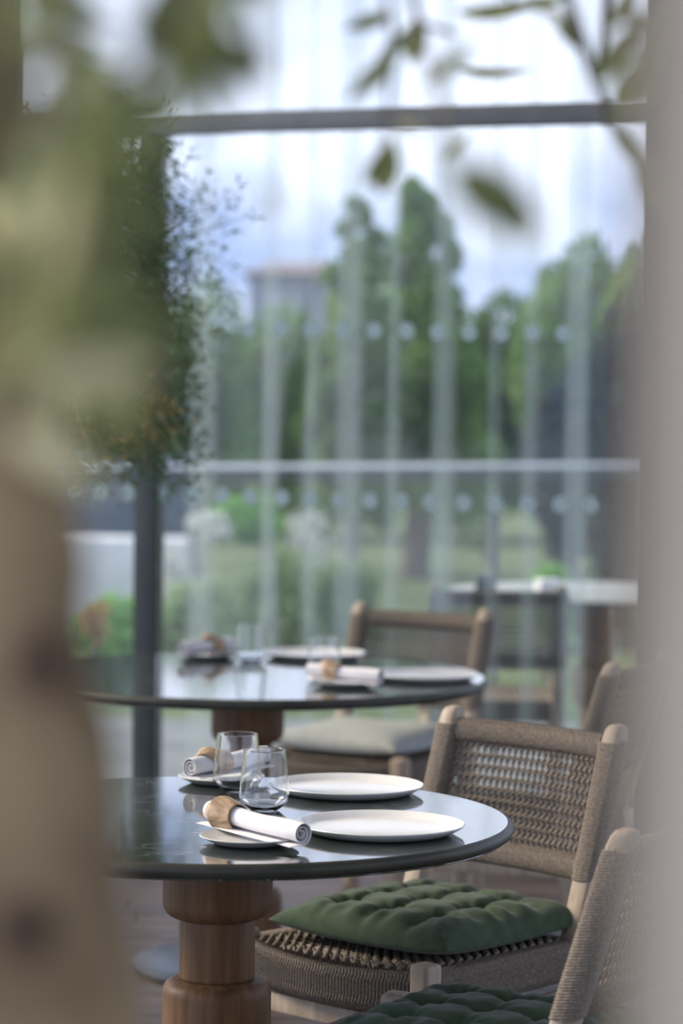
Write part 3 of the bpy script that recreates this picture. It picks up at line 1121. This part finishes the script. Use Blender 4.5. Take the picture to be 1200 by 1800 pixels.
tree('tree', 'broad dark tree beyond the railing, left of the mullion', 'tree', 150, 19, 215, 165, M_leaf_dark, 1, 860, 7800, 0.10)
tree('tree', 'mid green tree just right of the mullion, behind the railing', 'tree', 345, 21, 448, 115, M_leaf_far, 2, 860, 4600, 0.09)
tree('tree', 'low light green tree in the dip where the house shows', 'tree', 475, 24, 488, 125, M_leaf_far, 3, 900, 4200, 0.10)
tree('tree', 'tall spiky green tree in the middle, left of the bare grey trunk', 'tree', 630, 22, 335, 100, M_leaf_far, 4, 900, 8200, 0.10, 'cone')
tree('tree', 'tall dark green tree with thick grey trunk in the middle', 'tree', 742, 23, 318, 125, M_leaf_far, 5, 890, 9000, 0.10, 'cone', tr=0.12)
tree('tree', 'low dark tree in the gap right of the tall middle trees', 'tree', 865, 25, 470, 120, M_leaf_dark, 6, 900, 5200, 0.12)
tree('tree', 'round dark tree at the right behind the curtain', 'tree', 1010, 20, 365, 115, M_leaf_far, 7, 900, 6600, 0.11)
tree('tree', 'tree at the far right, half behind the wall edge', 'tree', 1150, 19, 340, 110, M_leaf_far, 8, 900, 5600, 0.11)
for k, (px, tp_, hw, nm) in enumerate(((90, 520, 170, 'leftmost dark bush of the back row along the lawn'), (330, 575, 150, 'second dark bush from left in the back row'),
        (540, 590, 130, 'dark bush in the back row behind the spiky tree'), (760, 560, 150, 'dark bush in the back row behind the thick grey trunk'), (965, 520, 120, 'second dark bush from right in the back row'),
        (1185, 500, 90, 'rightmost dark bush of the back row along the lawn'))):
    tree('bush', nm, 'bush', px, 29 + (k % 2), tp_, hw, M_leaf_dark, 40 + k, 925, 4200, 0.14, blobs=9, trunk=False)
tree('bush', 'tall dark evergreen bush close behind the terrace table at far right', 'bush', 1105, 16.7, 430, 105, M_leaf_evergreen, 61, 1150, 7000, 0.09, blobs=10, trunk=False)
tree('bush', 'dark evergreen bush partly hidden by the terrace table', 'bush', 985, 18.3, 620, 75, M_leaf_evergreen, 62, 985, 3600, 0.09, tr=0.03)
tree('shrub', 'bright green shrub just below the railing, middle left', 'shrub', 435, 17, 850, 75, M_leaf_bright, 10, 945, 1500, 0.08, trunk=False)
tree('shrub', 'light green shrub low behind the farther table, right of the mullion', 'shrub', 340, 15.3, 985, 95, M_leaf_light, 11, 1200, 1900, 0.08, trunk=False)
tree('shrub', 'pale green shrub low behind the farther table, at its middle', 'shrub', 480, 16.3, 930, 100, M_leaf_light, 12, 1190, 2200, 0.08, trunk=False)
tree('shrub', 'darker green shrub left of the rear chair', 'shrub', 600, 17.2, 960, 90, M_leaf_far, 13, 1150, 1900, 0.08, trunk=False)
tree('shrub', 'ochre-flecked shrub low at the left of the mullion', 'shrub', 185, 15.0, 1020, 80, M_leaf_bright, 14, 1180, 1300, 0.08, trunk=False)
tree('shrub', 'yellow-green shrub behind the terrace table', 'shrub', 965, 14.6, 975, 55, M_leaf_bright, 15, 1100, 900, 0.08, tr=0.02)
tree('shrub', 'small ochre bush low between trunk and mullion', 'shrub', 165, 14.3, 1035, 40, M_ochreleaf, 19, 1120, 240, 0.06, tr=0.012)
tree('flowering_shrub', 'shrub of white blossoms beyond the railing, left of the tall trees', 'shrub', 535, 17.6, 870, 55, M_petal, 16, 990, 220, 0.07, tr=0.015)
tree('flowering_shrub', 'white blossom shrub beside the bright green shrub', 'shrub', 365, 16.5, 880, 45, M_petal, 17, 940, 140, 0.07, tr=0.015)

tree('flowering_shrub', 'pale blossom shrub low right of the mullion', 'shrub', 300, 16.45, 930, 45, M_petal, 51, 1060, 150, 0.08, tr=0.015)
tree('flowering_shrub', 'blossom shrub low below the tall middle trees', 'shrub', 500, 18.2, 985, 60, M_petal, 52, 1100, 150, 0.08, tr=0.015)
pw = MB().box((0, 0, 0.33), (1.7, 0.4, 0.72), bev=0.03).build('planter_wall', M_white)
p = D(185, 980, 17.2); pw.location = (p.x - 0.33, 17.2, -0.12)
tag(pw, 'low white rendered planter wall beyond the railing at left', 'wall')
gw = MB().box((0, 0, 0.55), (2.4, 0.3, 1.1), bev=0.01).build('garden_wall', M_grey_wall)
p = D(185, 900, 18.0); gw.location = (p.x - 0.6, 18.0, -0.04)
tag(gw, 'blue-grey garden wall behind the white planter wall', 'wall')
st = MB().tube([(0, 0, 0), (0, 0, 1.03)], 0.014, 8)
st.box((0, 0, 1.045), (0.05, 0.05, 0.05), bev=0.01)
so = st.build('garden_light', M_frame_dark); p = D(870, 1000, 11.4); so.location = (p.x, 11.4, -0.004)
tag(so, 'slim dark garden light post standing past the terrace table', 'lamp')

# house far behind
hs = empty('house', (D(530, 600, 58).x, 58, -0.04))
tag(hs, 'pale lavender house with a low reddish roof, far behind the trees', 'house')
MB().box((0.25, 0, 1.95), (2.6, 4, 3.9), bev=0.02).build('wall', M_house, hs)
hp = MB(); hp.add([(-1.2, -2.2, 3.9), (1.7, -2.2, 3.9), (1.7, 2.2, 3.9), (-1.2, 2.2, 3.9), (-0.5, -0.8, 4.2), (1.0, -0.8, 4.2), (1.0, 0.8, 4.2), (-0.5, 0.8, 4.2)],
       [(0, 1, 5, 4), (1, 2, 6, 5), (2, 3, 7, 6), (3, 0, 4, 7), (4, 5, 6, 7), (3, 2, 1, 0)])
hp.build('roof', M_roof, hs, smooth=False)
for k in range(2):
    w = MB().box((-0.35 + k * 1.2, -2.02, 2.9), (0.6, 0.08, 1.0), bev=0.01).build('window', M_white, hs)
    MB().box((-0.35 + k * 1.2, -2.05, 2.9), (0.48, 0.06, 0.88)).build('pane', M_house, w, smooth=False)

# ================================================================== OLIVE TREES IN FRONT
def leaf_mesh(name, mat, L=1.0, wd_=0.26, bend=0.18, fold=0.25):
    n = 6
    vs, fs = [], []
    for i in range(n + 1):
        t = i / n
        w = wd_ * 0.5 * (math.sin(PI * t ** 0.85) ** 0.8 if 0 < t < 1 else 0.02)
        z = -bend * t * t
        vs += [(t * L, w, z + fold * w), (t * L, 0, z), (t * L, -w, z + fold * w)]
    for i in range(n):
        a = i * 3
        fs += [(a, a + 3, a + 4, a + 1), (a + 1, a + 4, a + 5, a + 2)]
    mb = MB()
    mb.add(vs, fs)
    return mb.mesh(name, mat, angle=60)
LM = [leaf_mesh('leaf', M_leaf_near), leaf_mesh('leaf', M_leaf_near, wd_=0.34, bend=-0.12), leaf_mesh('leaf', M_leaf_lit, wd_=0.3), leaf_mesh('leaf', M_leaf_near, wd_=0.5, bend=0.1)]

oliv = empty('olive_tree', (-0.18, 1.3, 0))
tag(oliv, 'nearest olive tree with thick pale trunk at left and twigs across the top', 'tree')
INV = Matrix.Translation((0.18, -1.3, 0))
def loc(p): return INV @ Vector(p)
rn = random.Random(21)
TD = 1.3
S_ = FPX / TD
path, rads = [], []
for (py, edge, r) in ((2600, 340, 0.100), (2200, 300, 0.094), (1800, 255, 0.086), (1500, 222, 0.080), (1200, 176, 0.073), (950, 138, 0.066), (700, 108, 0.061), (400, 60, 0.057), (100, 30, 0.053), (-250, -10, 0.050), (-1300, -120, 0.042), (-2600, -260, 0.022)):
    path.append(D(edge - r * S_, py, TD)); rads.append(r)
path = [Vector((path[0].x - 0.01, TD, 0.0))] + path
rads = [0.14] + rads
# smooth and knobble the trunk
pp, rr2 = [], []
for i in range(len(path) - 1):
    for k in range(5):
        t = k / 5
        pp.append(loc(path[i].lerp(path[i + 1], t))); rr2.append(rads[i] * (1 - t) + rads[i + 1] * t)
pp.append(loc(path[-1])); rr2.append(rads[-1])
tb = MB().tube(pp, [r * (1 + 0.05 * math.sin(i * 0.9) + rn.uniform(-0.015, 0.015)) for i, r in enumerate(rr2)], 24)
tb.build('trunk', M_bark, oliv)
for (px, py) in ((42, 1640), (75, 1165)):
    q = D(px, py, TD - 0.074)
    kb = MB().lathe([(0.0, 0.006), (0.004, 0.005), (0.007, 0.002), (0.010, 0.005), (0.013, 0.002), (0.015, -0.006)], 20)
    o = kb.build('knot', noise_mat('knot_bark', (0.11, 0.07, 0.045), (0.17, 0.11, 0.07), 40, 0.95), oliv)
    o.location = loc(q); o.rotation_euler = (PI / 2, 0, 0.0)
    o['label'] = 'dark knot'

def branch(pts, r0, r1, name='branch'):
    P3 = [loc(D(*p)) for p in pts]
    n = len(P3)
    MB().tube(P3, [r0 + (r1 - r0) * k / (n - 1) for k in range(n)], 8).build(name, M_twig, oliv)

def leaf(px, py, lpx, deg, d, kind=0, tilt=0.0, roll=0.0):
    """base at the pixel, pointing along deg on the picture (0 right, 90 up), lpx long"""
    s = lpx * d / FPX
    b = D(px, py, d)
    a = math.radians(deg)
    ax = Vector((math.cos(a) * math.cos(tilt), math.sin(tilt), math.sin(a) * math.cos(tilt))).normalized()
    nz = Vector((0, -1, 0))
    nz = (nz - ax * nz.dot(ax)).normalized()
    ny = nz.cross(ax)
    M = Matrix((ax, ny, nz)).transposed().to_4x4() @ Matrix.Rotation(roll, 4, 'X')
    o = bpy.data.objects.new('leaf', LM[kind])
    COL.objects.link(o)
    o.parent = oliv
    o.matrix_local = Matrix.Translation(loc(b)) @ M @ Matrix.Diagonal((s, s, s, 1))
    return o

# the limb overhead and its twigs
branch([(-30, -160, 1.3), (200, -240, 1.4), (500, -220, 1.7), (800, -190, 2.1), (1080, -170, 2.3)], 0.022, 0.008)
branch([(960, -180, 2.25), (985, -40, 2.3), (1018, 60, 2.3), (1045, 140, 2.3), (1068, 215, 2.3), (1100, 245, 2.3)], 0.006, 0.003, 'twig')
branch([(1085, -170, 2.3), (1066, -20, 2.3), (1058, 70, 2.3), (1046, 140, 2.3)], 0.005, 0.003, 'twig')
branch([(700, -200, 2.0), (715, -60, 2.1), (735, 40, 2.2), (800, 60, 2.4)], 0.005, 0.002, 'twig')
branch([(830, -195, 2.2), (880, -80, 2.4), (900, 10, 2.4)], 0.004, 0.002, 'twig')
branch([(300, -230, 1.5), (330, -80, 1.35), (300, 40, 1.25), (230, 140, 1.2), (180, 330, 1.2), (200, 560, 1.2), (170, 760, 1.2)], 0.007, 0.002, 'twig')
branch([(120, -210, 1.35), (110, 0, 1.2), (90, 220, 1.15), (140, 480, 1.15), (120, 700, 1.15)], 0.007, 0.002, 'twig')
branch([(735, 40, 2.1), (770, 170, 1.8), (785, 285, 1.45), (830, 335, 1.42), (880, 375, 1.42)], 0.003, 0.0015, 'twig')
branch([(640, -205, 1.9), (690, 60, 2.1), (680, 200, 2.2), (668, 250, 2.2)], 0.003, 0.0015, 'twig')

# leaves seen one by one against the sky
L_ = [
    (800, 20, 175, 2, 2.5, 0, 0.2, 1.0), (900, 8, 110, 5, 2.5, 0, 0.1, 0.7), (745, 45, 110, 215, 2.3, 0, 0.1, 0.2), (690, 25, 90, 200, 2.3, 1, 0, 0.2),
    (735, 30, 85, 262, 2.4, 3, 0, 0.0), (700, 95, 120, 225, 2.1, 1, 0.1, 0.3), (740, 150, 130, 35, 2.0, 0, 0.1, 0.6), (800, 118, 145, 352, 2.7, 0, 0.2, 1.15),
    (1005, 45, 70, 150, 2.3, 2, 0, 0.2), (975, 35, 80, 315, 2.3, 1, 0, 0.2), (1045, 150, 130, 60, 2.0, 1, 0, 0.2), (1072, 200, 140, 55, 1.9, 3, 0, 0.2),
    (1068, 205, 120, 300, 2.1, 0, 0, 0.4), (1060, 60, 110, 60, 2.1, 0, 0, 0.3), (1075, 20, 120, 340, 1.9, 1, 0, 0.4), (1055, 100, 110, 10, 1.8, 0, 0, 0.9),
    (770, 282, 90, 38, 2.2, 0, 0.2, 0.7), (785, 285, 215, 325, 1.28, 3, 0.1, 0.25), (860, 320, 140, 300, 1.28, 3, 0, 0.3), (668, 345, 110, 80, 2.1, 3, 0, 0.2), (640, 330, 90, 65, 2.1, 1, 0, 0.3),
    (470, 320, 70, 285, 1.5, 1, 0, 0.3), (1110, 260, 150, 290, 1.7, 1, 0, 0.3), (1120, 130, 140, 80, 1.7, 1, 0, 0.3), (690, 215, 60, 345, 2.0, 2, 0, 0.2),
]
for a in L_:
    leaf(*a)
# the dense near spray at upper left, down along the trunk
def spray(n, x0, x1, y0, y1, d0, d1, l0, l1, kinds, seed, aim=None):
    r = random.Random(seed)
    for _ in range(n):
        px, py = r.uniform(x0, x1), r.uniform(y0, y1)
        d = r.uniform(d0, d1)
        deg = r.uniform(0, 360) if aim is None else r.gauss(aim, 45)
        leaf(px, py, r.uniform(l0, l1) * 1.2 / d, deg, d, r.choice(kinds), r.uniform(-0.5, 0.5), r.uniform(-0.9, 0.9))
spray(44, 285, 415, -60, 120, 1.15, 1.35, 100, 170, (1, 3, 0), 31)
spray(24, 110, 225, 90, 300, 1.1, 1.3, 110, 170, (1, 3, 0), 52, -70)
spray(30, 30, 150, 170, 380, 1.1, 1.3, 130, 210, (1, 3, 0), 32, -50)
spray(16, 70, 120, -60, 200, 1.1, 1.3, 90, 140, (1, 3, 0), 33)
spray(34, 110, 200, 380, 660, 1.05, 1.25, 110, 190, (0, 1, 0, 3), 34, -60)
spray(7, 120, 210, 600, 720, 1.05, 1.25, 100, 160, (0, 1), 35, -70)
spray(7, -20, 90, 430, 760, 1.0, 1.15, 150, 230, (2, 2, 1), 36)  # mostly pale leaves, standing for the lit patch along the trunk

# a second olive tree farther in, fine-leaved, crown hanging in from the left
ol2 = empty('olive_tree', (-1.5, 7.7, 0))
tag(ol2, 'fine-leaved olive tree hanging in at left, in front of the glass wall', 'tree')
I2 = Matrix.Translation((1.5, -7.7, 0))
rn = random.Random(77)
tp = [Vector((0, 0, 0)), Vector((0.03, 0, 0.5)), Vector((0.0, 0.03, 1.0)), Vector((0.06, 0.02, 1.5)), Vector((0.15, 0.0, 2.0)), Vector((0.2, 0, 2.5))]
MB().tube(tp, [0.06, 0.05, 0.045, 0.04, 0.03, 0.012], 10).build('trunk', M_bark_far, ol2)
mbl, mbo = MB(), MB()
def sprig(a, b, n, size, mbx, mbt, rt=0.003, spread=0.05):
    A, B = I2 @ D(*a), I2 @ D(*b)
    mid_ = (A + B) / 2 + Vector((rn.uniform(-0.04, 0.04), rn.uniform(-0.04, 0.04), 0.03))
    pts = [A.lerp(mid_, t / 4).lerp(mid_.lerp(B, t / 4), t / 4) for t in range(5)]
    mbt.tube(pts, [rt, rt * 0.9, rt * 0.8, rt * 0.7, rt * 0.5], 5)
    for k in range(n):
        t = rn.random()
        c = A.lerp(mid_, t).lerp(mid_.lerp(B, t), t) + Vector((rn.gauss(0, spread), rn.gauss(0, spread), rn.gauss(0, spread)))
        s = size * rn.uniform(0.6, 1.3)
        d = Vector((rn.gauss(0.3, 1), rn.gauss(0, 1), rn.gauss(-0.2, 1))).normalized()
        bb_ = (Matrix.Rotation(rn.uniform(0, 6.28), 3, d) @ d.orthogonal().normalized()) * s * 0.13
        nn = d.cross(bb_).normalized() * s * 0.05
        mbx.add([c, c + d * s * 0.5 + bb_ + nn, c + d * s, c + d * s * 0.5 - bb_ + nn], [(0, 1, 2), (0, 2, 3)])
mbt = MB()
for k in range(26):
    y0 = rn.uniform(270, 780)
    reach = rn.uniform(170, 300) if y0 < 460 or y0 > 640 else rn.uniform(220, 350)
    d = rn.uniform(7.2, 7.9)
    sprig((-100, y0 + rn.uniform(-80, 80), d), (reach, y0 + rn.uniform(-40, 90), d), 240, 0.030, mbl, mbt, spread=0.06)
for k in range(40):  # unseen sprigs above the view, added to darken the nearer table's reflection
    y0 = rn.uniform(-320, -150)
    sprig((-100, y0 + rn.uniform(-60, 100), 7.7), (rn.uniform(180, 390), y0 + rn.uniform(-60, 20), 7.7), 260, 0.030, mbl, mbt, spread=0.07)
for (a, b) in (((170, 470, 7.6), (290, 250, 7.5)), ((180, 520, 7.7), (270, 330, 7.7)), ((200, 500, 7.6), (365, 330, 7.6)), ((230, 470, 7.8), (440, 380, 7.8)), ((150, 400, 7.6), (265, 245, 7.6)),
               ((120, 330, 7.5), (240, 280, 7.5)), ((260, 440, 7.7), (410, 345, 7.7))):
    sprig(a, b, 80, 0.026, mbl, mbt, 0.002, 0.025)
for k in range(110):
    y0 = rn.uniform(450, 810)
    x0 = rn.uniform(60, 330)
    sprig((x0 - 60, y0 - 40, 7.7), (x0 + 30, y0 + 40, 7.7), 64, 0.030, mbl, mbt, 0.0015, 0.05)
for k in range(90):
    y0, x0 = rn.uniform(250, 800), rn.uniform(140, 300)
    sprig((x0 - 50, y0 - 30, 7.6), (x0 + 20, y0 + 40, 7.6), 60, 0.030, mbl, mbt, 0.0015, 0.05)
mbt.build('twigs', M_twig, ol2)['kind'] = 'stuff'
mbl.build('foliage', M_leaf_mid, ol2, smooth=False)['kind'] = 'stuff'
mbo_t, mbo_l = MB(), MB()
for k in range(18):
    y0, x0 = rn.uniform(690, 810), rn.uniform(120, 310)
    sprig((x0 - 30, y0 - 50, 7.4), (x0 + rn.uniform(-20, 40), y0 + rn.uniform(0, 40), 7.4), 8, 0.03, mbo_l, mbo_t, 0.002, 0.02)
mbo_t.build('dry_twigs', M_ocre, ol2)['kind'] = 'stuff'
mbo_l.build('dry_leaves', M_ochreleaf, ol2, smooth=False)['kind'] = 'stuff'
bpy.context.view_layer.update()
